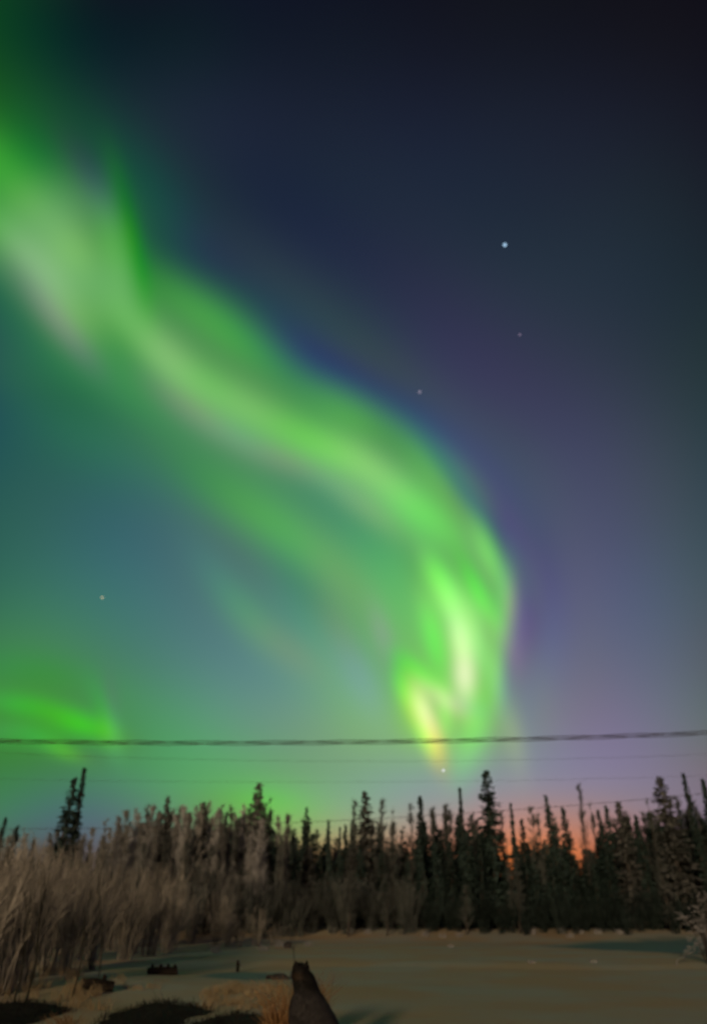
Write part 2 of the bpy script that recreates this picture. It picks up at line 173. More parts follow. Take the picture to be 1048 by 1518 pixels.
# ---------------------------------------------------------------- low warm light from behind the camera, over its left shoulder
SUN_EL, SUN_AZ = 10.0, 14.0
sd = bpy.data.lights.new('sun', 'SUN'); sd.energy = 1.15; sd.angle = R(4); sd.color = (1.0, 0.73, 0.46)
so = bpy.data.objects.new('sun', sd); C.objects.link(so)
so.rotation_euler = Vector((math.sin(R(SUN_AZ)) * math.cos(R(SUN_EL)), math.cos(R(SUN_AZ)) * math.cos(R(SUN_EL)), -math.sin(R(SUN_EL)))).to_track_quat('-Z', 'Y').to_euler()

# ---------------------------------------------------------------- helpers
CT, ST = math.cos(R(TILT)), math.sin(R(TILT))
def ray(px, py):
    """direction from the camera towards a point of the photograph"""
    u, v = (px - 524) / FPX, (759 - py) / FPX
    return Vector((u, CT - v * ST, ST + v * CT))
def at(px, py, y):
    """the point of that direction lying y metres in front of the camera (measured along the ground)"""
    d = ray(px, py); k = y / d.y
    return Vector((d.x * k, y, CAM_H + d.z * k))
def smooth(a, b, t):
    t = max(0.0, min(1.0, (t - a) / (b - a))); return t * t * (3 - 2 * t)
def ground(x, y):
    h = 0.030 * noise.noise((x * .11 + 3.1, y * .07, 1.7)) + 0.022 * noise.noise((x * .3, y * .21 + 9, 4.2)) + .012 * noise.noise((x * 1.1, y * .8, 8.8)) + .006 * noise.noise((x * 2.7, y * 2.1, 2.8))
    h *= smooth(2, 10, math.hypot(x, y))
    h += 0.07 * smooth(24.5, 26.2, y + .05 * x + 1.2 * noise.noise((x * .15, 3.3, .4))) * smooth(-8, -2, x)      # low snow berm across the field
    h += 0.42 * smooth(41, 50, y) + .12 * noise.noise((x * .2, y * .2, 6.6)) * smooth(43, 50, y)   # bank the forest stands on
    h += 0.08 * smooth(-4.2, -7.5, x - .05 * y) * smooth(8, 12, y)                     # brushy bank on the left
    h += .10 * math.exp(-((x + 4.2) / 2.2) ** 2 - ((y - 18.5) / 2.5) ** 2)              # pale drift on the left
    h += 3.0 * smooth(90, 400, y)
    return h
class MB:
    def __init__(s): s.v = []; s.f = []
    def quad(s, a, b, c, d):
        n = len(s.v); s.v += [tuple(a), tuple(b), tuple(c), tuple(d)]; s.f.append((n, n + 1, n + 2, n + 3))
    def tri(s, a, b, c):
        n = len(s.v); s.v += [tuple(a), tuple(b), tuple(c)]; s.f.append((n, n + 1, n + 2))
    def tube(s, pts, rad, n=3, cap=True):
        pts = [Vector(p) for p in pts]; k0 = len(s.v)
        for i, p in enumerate(pts):
            t = (pts[min(i + 1, len(pts) - 1)] - pts[max(i - 1, 0)])
            t = t.normalized() if t.length > 1e-9 else Vector((0, 0, 1))
            a = t.cross(Vector((.31, .95, .05)) if abs(t.y) < .9 else Vector((1, 0, 0))).normalized(); b = t.cross(a)
            for j in range(n):
                w = 2 * math.pi * j / n
                s.v.append(tuple(p + (a * math.cos(w) + b * math.sin(w)) * rad[i]))
        for i in range(len(pts) - 1):
            for j in range(n):
                a0 = k0 + i * n + j; a1 = k0 + i * n + (j + 1) % n
                s.f.append((a0, a1, a1 + n, a0 + n))
        if cap:
            s.f.append(tuple(k0 + j for j in reversed(range(n)))); m = k0 + (len(pts) - 1) * n
            s.f.append(tuple(m + j for j in range(n)))
    def mesh(s, name, mat, shade=False):
        me = bpy.data.meshes.new(name); me.from_pydata(s.v, [], s.f); me.materials.append(mat)
        if shade: me.polygons.foreach_set('use_smooth', [True] * len(me.polygons))
        me.update(); return me
    def obj(s, name, mat, parent=None, shade=False):
        o = bpy.data.objects.new(name, s.mesh(name, mat, shade)); C.objects.link(o); o.parent = parent; return o
def tag(o, label, cat, group=None, kind=None):
    if label: o['label'] = label
    if cat: o['category'] = cat
    if group: o['group'] = group
    if kind: o['kind'] = kind
    return o
def thing(name, label, cat, loc=(0, 0, 0), group=None):
    o = bpy.data.objects.new(name, None); C.objects.link(o); o.location = loc; o.empty_display_size = .2
    return tag(o, label, cat, group)
def structure(o, label=None):
    o['kind'] = 'structure'
    if label: o['label'] = label
    return o
def dup(root):
    r = root.copy(); C.objects.link(r)
    for ch in list(root.children):
        c = ch.copy(); C.objects.link(c); c.parent = r
        for g in list(ch.children):
            d = g.copy(); C.objects.link(d); d.parent = c
    return r
U = random.uniform
def hit(px, py):
    """where that line of sight meets the snow"""
    d = ray(px, py); k = 4.0
    for _ in range(4000):
        if CAM_H + d.z * k <= ground(d.x * k, d.y * k) or k * d.y > 52: break
        k += .02
    return d.x * k, d.y * k

# ---------------------------------------------------------------- materials
def material(name, col, col2=None, scale=3.0, rough=.9, bump=0.0, rand=0.0, coords='Object', detail=4, lo=.35, hi=.65):
    m = bpy.data.materials.new(name); m.use_nodes = True
    nt = m.node_tree; N = nt.nodes.new; L = nt.links.new; b = nt.nodes['Principled BSDF']
    b.inputs['Roughness'].default_value = rough; b.inputs['Specular IOR Level'].default_value = .2
    tc = N('ShaderNodeTexCoord'); nz = N('ShaderNodeTexNoise'); nz.inputs['Scale'].default_value = scale; nz.inputs['Detail'].default_value = detail
    L(tc.outputs[coords], nz.inputs['Vector'])
    rp = N('ShaderNodeValToRGB'); e = rp.color_ramp.elements
    e[0].position = lo; e[0].color = (*col, 1); e[1].position = hi; e[1].color = (*(col2 or col), 1)
    L(nz.outputs['Fac'], rp.inputs[0]); last = rp.outputs[0]
    if rand:
        oi = N('ShaderNodeObjectInfo'); mr = N('ShaderNodeMapRange'); mr.inputs['To Min'].default_value = 1 - rand; mr.inputs['To Max'].default_value = 1 + rand
        L(oi.outputs['Random'], mr.inputs['Value']); vm = N('ShaderNodeVectorMath'); vm.operation = 'SCALE'
        L(last, vm.inputs[0]); L(mr.outputs[0], vm.inputs['Scale']); last = vm.outputs[0]
    L(last, b.inputs['Base Color'])
    if bump:
        bp = N('ShaderNodeBump'); bp.inputs['Strength'].default_value = bump; bp.inputs['Distance'].default_value = .05
        L(nz.outputs['Fac'], bp.inputs['Height']); L(bp.outputs[0], b.inputs['Normal'])
    return m
M = {}
M['snow'] = material('snow', (.74, .575, .34), (.68, .67, .52), .32, .8, .45, detail=8, lo=.4, hi=.6)
M['needles'] = material('spruce_needles', (.032, .060, .050), (.080, .130, .115), 2.2, .9, 0, .35)
M['frost_needles'] = material('frosted_needles', (.08, .09, .08), (.24, .25, .235), 1.6, .9, 0, .3)
M['bark'] = material('spruce_bark', (.05, .045, .038), (.10, .09, .08), 6, .95, .5, .2)
M['twigs'] = material('bare_twigs', (.19, .178, .145), (.45, .425, .37), 1.4, .9, 0, .3)
M['brush_twigs'] = material('brush_twigs', (.06, .072, .065), (.16, .178, .165), 1.4, .9, 0, .3)
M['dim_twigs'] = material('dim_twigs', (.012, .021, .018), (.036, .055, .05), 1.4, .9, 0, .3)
M['pale_twigs'] = material('pale_twigs', (.16, .165, .15), (.40, .40, .37), 1.4, .9, 0, .25)
M['frost_twigs'] = material('frosted_twigs', (.34, .35, .34), (.66, .66, .65), 1.4, .9, 0, .25)
M['dark_twigs'] = material('dark_twigs', (.018, .019, .014), (.05, .05, .038), 4, .95, 0, .2)
M['dry_grass'] = material('dry_grass', (.44, .34, .18), (.68, .55, .33), 2.5, .9, 0, .2)
M['rust_glow_grass'] = material('rust_glow_grass', (.30, .165, .065), (.50, .31, .15), 5, .9, 0, .2)
M['hoar'] = material('hoar_frost', (.30, .30, .30), (.52, .52, .53), 6, .7, 0, .1)
M['dead_wood'] = material('dead_wood', (.012, .010, .008), (.035, .028, .022), 9, .95, .6)
M['rock'] = material('rock', (.03, .03, .03), (.08, .075, .07), 7, .9, .6)
M['cable'] = material('cable_rubber', (.06, .045, .04), (.09, .07, .065), 30, .6)
M['pole_wood'] = material('pole_wood', (.10, .075, .05), (.18, .14, .10), 4, .9, .4)
M['ceramic'] = material('ceramic', (.35, .32, .28), (.4, .37, .33), 5, .3)

# ---------------------------------------------------------------- snow field
def snow_field():
    xs = [-2500, -1200, -600, -300, -160, -100] + [-70 + i * 1.0 for i in range(40)] + [-30 + i * .3 for i in range(200)] + [30 + i * 1.0 for i in range(41)] + [100, 160, 300, 600, 1200, 2500]
    ys = [-1500, -600, -200, -80, -40, -20, -10, -5, 0, 2.5] + [4 + i * .25 for i in range(200)] + [54 + i * 1.0 for i in range(50)] + [110, 130, 170, 240, 400, 800, 1500, 3000]
    v = [(x, y, ground(x, y)) for y in ys for x in xs]; n = len(xs)
    f = [(j * n + i, j * n + i + 1, (j + 1) * n + i + 1, (j + 1) * n + i) for j in range(len(ys) - 1) for i in range(n - 1)]
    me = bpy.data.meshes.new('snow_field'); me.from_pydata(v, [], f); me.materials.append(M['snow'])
    me.polygons.foreach_set('use_smooth', [True] * len(me.polygons))
    # teal shade painted into the snow colour, on the far right and nearer by
    at_ = me.attributes.new('snow_shade', 'FLOAT', 'POINT')
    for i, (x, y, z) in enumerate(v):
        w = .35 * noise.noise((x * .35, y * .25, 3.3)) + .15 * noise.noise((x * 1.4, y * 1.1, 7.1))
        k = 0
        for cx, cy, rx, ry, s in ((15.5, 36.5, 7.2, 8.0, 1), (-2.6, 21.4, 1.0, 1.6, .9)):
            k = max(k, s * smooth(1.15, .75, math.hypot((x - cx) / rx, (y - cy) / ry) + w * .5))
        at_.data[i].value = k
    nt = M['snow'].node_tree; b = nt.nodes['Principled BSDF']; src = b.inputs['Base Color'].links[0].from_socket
    an = nt.nodes.new('ShaderNodeAttribute'); an.attribute_name = 'snow_shade'
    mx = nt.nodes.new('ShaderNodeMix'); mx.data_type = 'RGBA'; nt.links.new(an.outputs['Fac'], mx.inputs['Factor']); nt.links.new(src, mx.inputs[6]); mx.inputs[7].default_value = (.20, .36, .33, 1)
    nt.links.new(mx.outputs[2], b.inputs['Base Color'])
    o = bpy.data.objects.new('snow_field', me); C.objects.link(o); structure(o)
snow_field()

# ---------------------------------------------------------------- trees: each kind is modelled at 8 m and scaled
def spruce_meshes(seed, rad, frost, ragged=.25):
    rs = random.Random(seed); H = 8.0
    t = MB(); wob = [(rs.uniform(-.05, .05), rs.uniform(-.05, .05)) for _ in range(6)]
    t.tube([(wob[i][0], wob[i][1], H * (i / 5) * .985 - .1 * (i == 0)) for i in range(6)], [.11, .095, .075, .05, .03, .008], 6)
    c = MB(); z = .35
    while z < H - .02:
        k = z / H
        r0 = rad * ((1 - k) ** .75 * .92 + .06) * (1 + .35 * noise.noise((z * 1.3, seed * 3.7, 0)))
        nb = 8 if k < .85 else 5
        for _ in range(nb):
            if rs.random() < ragged * (.4 + k): continue
            a = rs.uniform(0, 2 * math.pi); L = r0 * rs.uniform(.55, 1.15)
            dr = Vector((math.cos(a), math.sin(a), 0)); sd = Vector((-dr.y, dr.x, 0))
            droop = rs.uniform(.15, .5) if k < .8 else rs.uniform(-.3, .25)
            ns = 4 if L > .35 else 2
            for q in range(ns):
                u0 = (q / ns) ** .8; p = dr * (L * u0) + Vector((0, 0, z - droop * L * u0 + .25 * L * u0 * u0))
                ln = L / ns * rs.uniform(1.2, 1.9) + .05; w = (.05 + .11 * (1 - u0)) * rs.uniform(.7, 1.3) * (1 if L > .3 else .6)
                tip = p + dr * ln + Vector((0, 0, -droop * ln * .7 + rs.uniform(-.06, .04))) + sd * rs.uniform(-.5, .5) * ln
                mid = (p + tip) / 2; tw = Vector((0, 0, rs.uniform(-.08, .08)))
                c.quad(p, mid + sd * w + tw, tip, mid - sd * w - tw)
                if rs.random() < .6:                      # hanging spray under the branch
                    c.tri(mid + sd * w * .6, mid - sd * w * .6, mid + Vector((0, 0, -rs.uniform(.12, .3))) + dr * rs.uniform(-.05, .1))
        z += rs.uniform(.07, .15) * (1.0 if k < .8 else .75)
    for q in range(10):
        zz = H - q * .03; a = rs.uniform(0, 6.3)
        c.tri((0, 0, zz), (0.02 * math.cos(a), .02 * math.sin(a), zz - .2), (.07 * math.cos(a), .07 * math.sin(a), zz - .12))
    return t.mesh('trunk', M['bark']), c.mesh('crown', M['frost_needles' if frost else 'needles'])
def birch_meshes(seed, rad, mat, H=8.0, limbs=34, twigs=16, up=1.3):
    rs = random.Random(seed); t = MB(); c = MB()
    ax = [Vector((.12 * noise.noise((i * .7, seed, 0)), .12 * noise.noise((i * .7, seed, 5)), H * i / 8 - .1 * (i == 0))) for i in range(9)]
    t.tube(ax, [.075 * (1 - i / 8) + .006 for i in range(9)], 6)
    for _ in range(limbs):
        k = rs.uniform(.12, .97); i = min(7, int(k * 8)); p = ax[i].lerp(ax[i + 1], k * 8 - i)
        a = rs.uniform(0, 6.2832); L = rad * 1.6 * (1 - k * .9) * rs.uniform(.6, 1.2)
        d = Vector((math.cos(a), math.sin(a), up * rs.uniform(.7, 1.3))).normalized()
        pts = [p + d * L * q / 3 + Vector((0, 0, .12 * L * (q / 3) ** 2)) + Vector((rs.uniform(-.05, .05), rs.uniform(-.05, .05), 0)) * q for q in range(4)]
        c.tube(pts, [.022 * (1 - k * .5), .016 * (1 - k * .5), .011, .004], 3, False)
        for _ in range(twigs):
            s = rs.uniform(.2, 1) * 3; q = min(2, int(s)); b0 = pts[q].lerp(pts[q + 1], s - q)
            e = (d + Vector((rs.uniform(-.8, .8), rs.uniform(-.8, .8), rs.uniform(-.1, .7)))).normalized() * rs.uniform(.25, .75) * (1.15 - k * .85)
            m_ = b0 + e * .5 + Vector((rs.uniform(-.04, .04), rs.uniform(-.04, .04), .02))
            c.tube([b0, m_, b0 + e], [.0075, .006, .003], 3, False)
            for _ in range(2):
                b1 = b0 + e * rs.uniform(.3, .9); e1 = Vector((e.x + rs.uniform(-.3, .3), e.y + rs.uniform(-.3, .3), e.z + rs.uniform(-.1, .3))) * .45
                c.tube([b1, b1 + e1], [.005, .0025], 3, False)
    return t.mesh('trunk', M['bark']), c.mesh('crown', mat)
def shrub_meshes(seed, H, spread, stems, twigs, mat, fine=1.0):
    """many-stemmed bare shrub: stems, and the twigs they carry"""
    rs = random.Random(seed); t = MB(); c = MB()
    for _ in range(stems):
        a = rs.uniform(0, 6.2832); r = rs.uniform(0, .28) * spread; L = H * rs.uniform(.55, 1.02)
        out = Vector((math.cos(a), math.sin(a), 0)) * spread * rs.uniform(.05, .8)
        b = Vector((math.cos(a) * r, math.sin(a) * r, -.06))
        pts = [b + out * (q / 4) ** 1.4 + Vector((rs.uniform(-.03, .03) * q, rs.uniform(-.03, .03) * q, L * q / 4)) for q in range(5)]
        w = rs.uniform(.7, 1.3) * fine
        t.tube(pts, [.013 * w, .011 * w, .009 * w, .006 * w, .002], 4, False)
        for _ in range(twigs):
            s = rs.uniform(.25, 1) * 4; q = min(3, int(s)); p = pts[q].lerp(pts[q + 1], s - q)
            dn = (pts[q + 1] - pts[q]).normalized()
            e = (dn * 1.3 + Vector((rs.uniform(-.7, .7), rs.uniform(-.7, .7), rs.uniform(-.1, .5)))).normalized() * rs.uniform(.15, .5) * H / 2.6
            c.tube([p, p + e * .5 + Vector((rs.uniform(-.02, .02), rs.uniform(-.02, .02), .01)), p + e], [.0055 * fine, .0045 * fine, .002], 3, False)
    return t.mesh('stems', M['dim_twigs' if mat == 'dim_twigs' else 'brush_twigs' if mat in ('brush_twigs', 'pale_twigs', 'dim_twigs') else mat]), c.mesh('twigs', M[mat])
def plant(name, meshes, names):
    r = bpy.data.objects.new(name, None)
    for n, me in zip(names, meshes):
        o = bpy.data.objects.new(n, me); o.parent = r
    return r
KIND = {}
for i, rad in enumerate((.62, .8, 1.05, .7, .92)): KIND['spruce', i] = plant('spruce_tree', spruce_meshes(i + 1, rad, False, .2 + .08 * (i % 3)), ('trunk', 'crown'))
for i, rad in enumerate((.75, 1.0, 1.25)): KIND['frosted', i] = plant('spruce_tree', spruce_meshes(i + 31, rad, True, .3), ('trunk', 'crown'))
for i, rad in enumerate((.55, .38, .8)): KIND['spire', i] = plant('spruce_tree', spruce_meshes(i + 61, rad * .75, False, .35), ('trunk', 'crown'))
for i, rad in enumerate((1.0, 1.3, .8)): KIND['birch', i] = plant('birch_tree', birch_meshes(i + 71, rad * .8, M['brush_twigs'], limbs=46, twigs=16, up=2.2), ('trunk', 'crown'))
for i, rad in enumerate((1.0, 1.25)): KIND['hoary', i] = plant('birch_tree', birch_meshes(i + 81, rad, M['frost_twigs'], limbs=64, twigs=22, up=2.2), ('trunk', 'crown'))
for i, rad in enumerate((.75, .95, .6)): KIND['feather', i] = plant('birch_tree', birch_meshes(i + 121, rad, M['pale_twigs'], limbs=60, twigs=20, up=2.6), ('trunk', 'crown'))
for i, rad in enumerate((.6, .75)): KIND['wisp', i] = plant('birch_tree', birch_meshes(i + 131, rad, M['brush_twigs'], limbs=46, twigs=16, up=2.8), ('trunk', 'crown'))
for i in range(5): KIND['willow', i] = plant('willow_shrub', shrub_meshes(i + 91, 2.7, 1.0, 22, 20, 'twigs'), ('stems', 'twigs'))
for i in range(3): KIND['edge', i] = plant('brush_shrub', shrub_meshes(i + 101, 2.7, 1.1, 26, 34, 'brush_twigs', .9), ('stems', 'twigs'))
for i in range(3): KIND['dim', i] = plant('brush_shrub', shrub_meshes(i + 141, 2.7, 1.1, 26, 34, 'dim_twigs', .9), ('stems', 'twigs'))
for i in range(2): KIND['palebrush', i] = plant('brush_shrub', shrub_meshes(i + 111, 2.7, 1.0, 22, 40, 'pale_twigs', .8), ('stems', 'twigs'))
def place(kind, px, ytop, Y, label, cat, group=None, width=1.0, lean=(0, 0), unit=8.0):
    v = [k for k in KIND if k[0] == kind]; src = KIND[random.choice(v)]
    top = at(px, ytop, Y); g = ground(top.x, Y); h = top.z - g
    r = dup(src); s = h / unit
    r.location = (top.x - math.sin(R(lean[0])) * h, Y, g); w = width * (s ** .6)
    r.scale = (w, w, s); r.rotation_euler = (R(lean[1]), R(lean[0]), 0)
    # turn the copies about their own trunk so that no two show the same side
    r.rotation_euler = (Matrix.Rotation(R(lean[0]), 3, 'Y') @ Matrix.Rotation(R(lean[1]), 3, 'X') @ Matrix.Rotation(U(0, 6.28), 3, 'Z')).to_euler()
    return tag(r, label, cat, group)

# ---------------------------------------------------------------- the treeline, spire by spire
G_F = 'spruces packed into the far treeline'
NAMED = [   # kind, px, ytop, Y, width, lean, label
    ('spire', 113, 1150, 47, 1.25, 3, 'tall thin dark spruce leaning right, left one of the pair standing above the left thicket'),
    ('spire', 127, 1139, 47.5, 1.2, 1, 'tallest thin dark spruce of the left thicket, right one of the close pair'),
    ('spire', 10, 1210, 44, 1.0, 3, 'small dark spruce spire poking out of the thicket at the far left edge'),
    ('spire', 28, 1222, 44.5, 1.0, 5, 'small slanting dark spruce spire just right of the one at the left edge'),
    ('spire', 50, 1247, 46, .8, 2, 'lowest dark spruce tip between the left edge spires and the tall pair'),
    ('frosted', 385, 1160, 50, 1.0, 1, 'tall frosted grey spruce in front of the bright green glow left of centre'),
    ('spire', 337, 1203, 51, .8, 1, 'thin dark spruce tip among hazy frosted trees left of the tall grey spruce'),
    ('birch', 402, 1178, 50, .8, 3, 'thin bare birch leaning right beside the tall grey spruce'),
    ('spruce', 455, 1196, 52, .8, 0, 'narrow spruce standing alone just right of the first orange gap in the treeline'),
    ('spire', 487, 1214, 53, .9, 0, 'short narrow dark spruce between the lone narrow spruce and the row of three tips'),
    ('spire', 504, 1226, 54, .8, 0, 'leftmost of the row of three small pointed spruce tips near the centre'),
    ('spire', 512, 1221, 54, .8, 0, 'middle of the row of three small pointed spruce tips near the centre'),
    ('spire', 522, 1213, 54, .9, 0, 'rightmost and tallest of the row of three small pointed spruce tips near the centre'),
    ('frosted', 541, 1172, 53, 1.25, 0, 'broad greenish frosted spruce with ragged top at the centre of the treeline'),
    ('birch', 526, 1184, 53, .8, 1, 'bare wispy birch on the left of the broad frosted centre spruce'),
    ('birch', 567, 1182, 52, .85, 1, 'bare birch with a bent top on the right of the broad frosted centre spruce'),
    ('birch', 582, 1196, 53, .8, 1, 'low bare birch between the bent birch and the dark centre spruce'),
    ('birch', 608, 1192, 53, .8, 0, 'thin pale birch close on the left of the dark centre spruce'),
    ('spruce', 622, 1180, 52, .95, 0, 'dark pointed spruce right of centre with a thin bare top'),
    ('birch', 660, 1190, 53, .9, 0, 'bare grey birch left of the slim tall spruce, under the green aurora tip'),
    ('spire', 681, 1168, 53, 1.0, 0, 'slim tall spruce just left of the big dark spruce'),
    ('spruce', 720, 1142, 51, 1.5, -1, 'tallest and heaviest dark spruce, right of centre beside the orange glow'),
    ('birch', 742, 1200, 56, .75, 0, 'bare thin birch seen against the orange glow beside the heaviest spruce'),
    ('spire', 757, 1190, 54, 1.0, 0, 'dark spruce splitting the orange glow right of the heaviest spruce'),
    ('wisp', 797, 1205, 55, .8, 0, 'dark wispy birch between the fanned birch and the slim spruce with the bent tip'),
    ('wisp', 820, 1206, 55, .8, 0, 'dark wispy birch between the two slim dark spruces right of the orange glow'),
    ('wisp', 640, 1200, 54, .85, 0, 'dark wispy birch right of the dark pointed spruce near the centre'),
    ('spire', 773, 1212, 54, 1.0, 0, 'short dark spruce right of the one splitting the orange glow'),
    ('birch', 786, 1196, 56, .9, 0, 'bare birch fanned out before the middle of the orange glow'),
    ('spire', 808, 1177, 53, 1.15, -3, 'slim dark spruce with a bent tip right of the orange glow'),
    ('spire', 832, 1195, 53, 1.15, -3, 'dark spruce leaning left, next right of the slim one with the bent tip'),
    ('birch', 856, 1160, 56, .7, 0, 'tall hair-thin bare birch over the right orange gap'),
    ('birch', 872, 1186, 57, .7, -2, 'low hair-thin bare birch on the right side of the right orange gap'),
    ('spire', 886, 1199, 52, 1.1, -1, 'dark spruce at the right end of the orange gap, left of two close tips'),
    ('spire', 897, 1192, 52, 1.0, -1, 'dark spruce at the right end of the orange gap, right of two close tips'),
    ('frosted', 916, 1188, 50, 1.4, -1, 'broad grey-green tree with rounded top right of the two close tips'),
    ('spire', 941, 1206, 50, 1.1, -2, 'dark spruce tip left of the widest tree on the right'),
    ('frosted', 976, 1150, 49, 1.45, -2, 'widest tall frosted tree near the right edge'),
    ('birch', 958, 1180, 49, .9, -2, 'bare thin birch leaning against the widest frosted tree on the right'),
    ('spire', 1011, 1146, 49, 1.1, -3, 'tall narrow dark spruce leaning left between widest frosted tree and right edge'),
    ('spire', 1040, 1152, 48, 1.2, -4, 'tall narrow dark spruce leaning left at the very right edge'),
    ('birch', 1026, 1185, 50, .9, -2, 'thin bare birch between the two leaning spruces at the right edge'),
    ('hoary', 205, 1200, 47, .9, 1, 'hazy pale frosted birch at the left end of the grey clump above the brush'),
    ('hoary', 178, 1212, 45, .8, 1, 'low pale frosted birch nearest the pair of tall thin spruces'),
    ('frosted', 250, 1180, 48, 1.0, 1, 'pointed frosted spruce with highest tip in the hazy grey clump on the left'),
    ('hoary', 228, 1195, 47, .8, 2, 'frosted birch just left of the pointed spruce in the hazy grey clump'),
    ('hoary', 275, 1196, 48, .9, 1, 'frosted birch just right of the pointed spruce in the hazy grey clump'),
    ('frosted', 303, 1188, 49, 1.1, 1, 'rounded frosted spruce on the right of the hazy grey clump'),
    ('hoary', 322, 1200, 49, .8, 1, 'frosted birch at the right end of the hazy grey clump'),
    ('birch', 360, 1206, 50, .9, 1, 'bare birch in shadow between the hazy grey clump and the tall grey spruce'),
    ('birch', 428, 1212, 51, .7, 1, 'small bare birch at the first orange gap left of centre'),
    ('birch', 700, 1200, 54, .7, 0, 'short bare birch squeezed between slim tall spruce and heaviest spruce'),
]
for k, px, yt, Y, w, ln, lab in NAMED:
    place(k, px, yt, Y, lab, 'tree', None, w * (1.25 if k == 'spire' else 1.1), (ln, U(-1, 1)))
px = 160
while px < 425:                                             # the hazy frosted clump left of centre
    place(random.choice(('feather', 'hoary', 'feather', 'birch')), px + U(-9, 9), U(1190, 1240) + (12 if px < 185 else 0), U(45.5, 51), 'one of the pale bare birches merging into the hazy clump left of centre', 'tree', 'pale birches of the hazy clump', .95, (U(-.5, 2.5), U(-1.5, 1.5)))
    px += 8.5
def fill_top(px):
    prof = [(-80, 1262), (60, 1262), (150, 1262), (175, 1226), (240, 1212), (330, 1212), (405, 1212), (422, 1250), (445, 1240), (500, 1252), (560, 1246), (600, 1248), (640, 1226), (690, 1222), (725, 1232), (737, 1268), (756, 1266), (766, 1250), (790, 1244), (835, 1238), (847, 1266), (866, 1264), (876, 1248), (900, 1232), (950, 1220), (1000, 1215), (1120, 1215)]
    for (a, ya), (b, yb) in zip(prof, prof[1:]):
        if a <= px <= b: return ya + (yb - ya) * (px - a) / (b - a)
    return 1250
for row, (Y0, Y1, step, dy) in enumerate(((49.5, 53, 21, 24), (55, 61, 18, 6), (63, 72, 16, 0), (64, 72, 16, 6), (74, 80, 13, 26))):
    px = -70 + 7 * row
    while px < 1120:
        p = px + U(-6, 6); yt = fill_top(p) + dy + U(-14, 14) - (9 if p > 430 and not 730 < p < 890 else 0)
        left = p < 350
        kind = random.choice(('feather', 'feather', 'frosted', 'hoary', 'feather', 'spruce')) if left else random.choice(('spruce', 'spruce', 'spire', 'spruce', 'feather' if p < 640 else 'wisp', 'frosted' if p < 600 else 'spruce', 'wisp'))
        if row == 4: kind = 'spruce'
        if kind in ('feather', 'wisp', 'hoary'): yt -= U(4, 26)
        lab, cat, g = {'feather': ('one of the pale feathery bare birches filling the treeline between the taller tops', 'tree', 'feathery birches filling the treeline'),
                       'wisp': ('one of the dark wispy bare birches filling the treeline between the taller tops', 'tree', 'wispy dark birches filling the treeline'),
                       'frosted': ('one of the lower frosted grey spruces filling the treeline between the taller tops', 'tree', 'frosted spruces filling the treeline'),
                       'hoary': ('one of the low pale frosted birches in the hazy left treeline', 'tree', 'pale birches filling the left treeline'),
                       'birch': ('one of the low bare birches hidden in the treeline between the taller tops', 'tree', 'bare birches filling the treeline'),
                       'spire': ('one of the lower thin dark spruces filling the treeline between the taller tops', 'tree', 'thin spruces filling the treeline'),
                       'spruce': ('one of the lower dark spruces filling the treeline between the taller tops', 'tree', 'dark spruces filling the treeline')}[kind]
        place(kind, p, yt, U(Y0, Y1), lab, cat, g, {'spire': 1.7, 'spruce': 1.45 if row < 4 else 2.1}.get(kind, 1.3), (U(-1.5, 1.5), U(-1.5, 1.5)))
        px += step
# ---------------------------------------------------------------- brush along the foot of the trees
px = -20
while px < 1090:
    left = px < 480
    yt = (1285 if px < 420 else 1305 if px < 620 else 1325) + U(-14, 26)
    if left: place('palebrush' if random.random() < .3 and px < 400 else 'edge', px + U(-8, 8), yt, U(43.5, 48.5), 'one of the grey-brown bare bushes along the foot of the trees left of centre', 'bush', 'grey-brown bushes along the foot of the treeline', 1.0, (U(-3, 5), U(-3, 3)), 2.7)
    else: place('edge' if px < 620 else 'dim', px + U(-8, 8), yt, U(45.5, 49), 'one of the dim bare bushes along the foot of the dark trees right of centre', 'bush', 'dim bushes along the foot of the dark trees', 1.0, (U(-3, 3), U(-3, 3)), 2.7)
    px += 12 if left else 15
for px, yt, Y, lab in ((765, 1268, 47, 'tall grey bare bush in front of the dark trees below the orange glow'), (690, 1312, 46, 'grey bare bush in front of the dark trees below the heaviest spruce'),
                       (520, 1290, 45, 'grey-brown feathery bush in front of the trees below the row of three tips'), (575, 1305, 45.5, 'grey-brown feathery bush in front of the trees below the bent birch'), (360, 1280, 42, 'grey-brown feathery bush below the bare birch in shadow, in front of the brown brush')):
    place('birch', px, yt, Y, lab, 'bush', None, 1.3, (2, 0))

# ---------------------------------------------------------------- willow thicket on the left
def thick_top(px):
    for a, ya, b, yb in ((-60, 1268, 60, 1262), (60, 1262, 160, 1268), (160, 1268, 230, 1292), (230, 1292, 300, 1320), (300, 1320, 420, 1345), (420, 1345, 470, 1365)):
        if a <= px <= b: return ya + (yb - ya) * (px - a) / (b - a)
    return 1350
G_W = 'willow shrubs of the brown thicket'
rows = ((14.5, 17, 3, 34, -60, 95), (17.5, 21, 4, 28, -60, 160), (22, 27, 5, 24, -60, 215), (28, 34, 6, 22, -40, 275), (35, 41, 7, 22, 60, 420))
for Y0, Y1, ln, step, p0, p1 in rows:
    px = p0
    while px < p1:
        p = px + U(-8, 8)
        yt = thick_top(p) + U(-26, 34)
        place('willow', p, yt, U(Y0, Y1), 'one of the bare brown willow shrubs crowded in the thicket on the left', 'shrub', G_W, 1.0, (U(2, 8), U(-4, 4)), 2.7)
        px += step

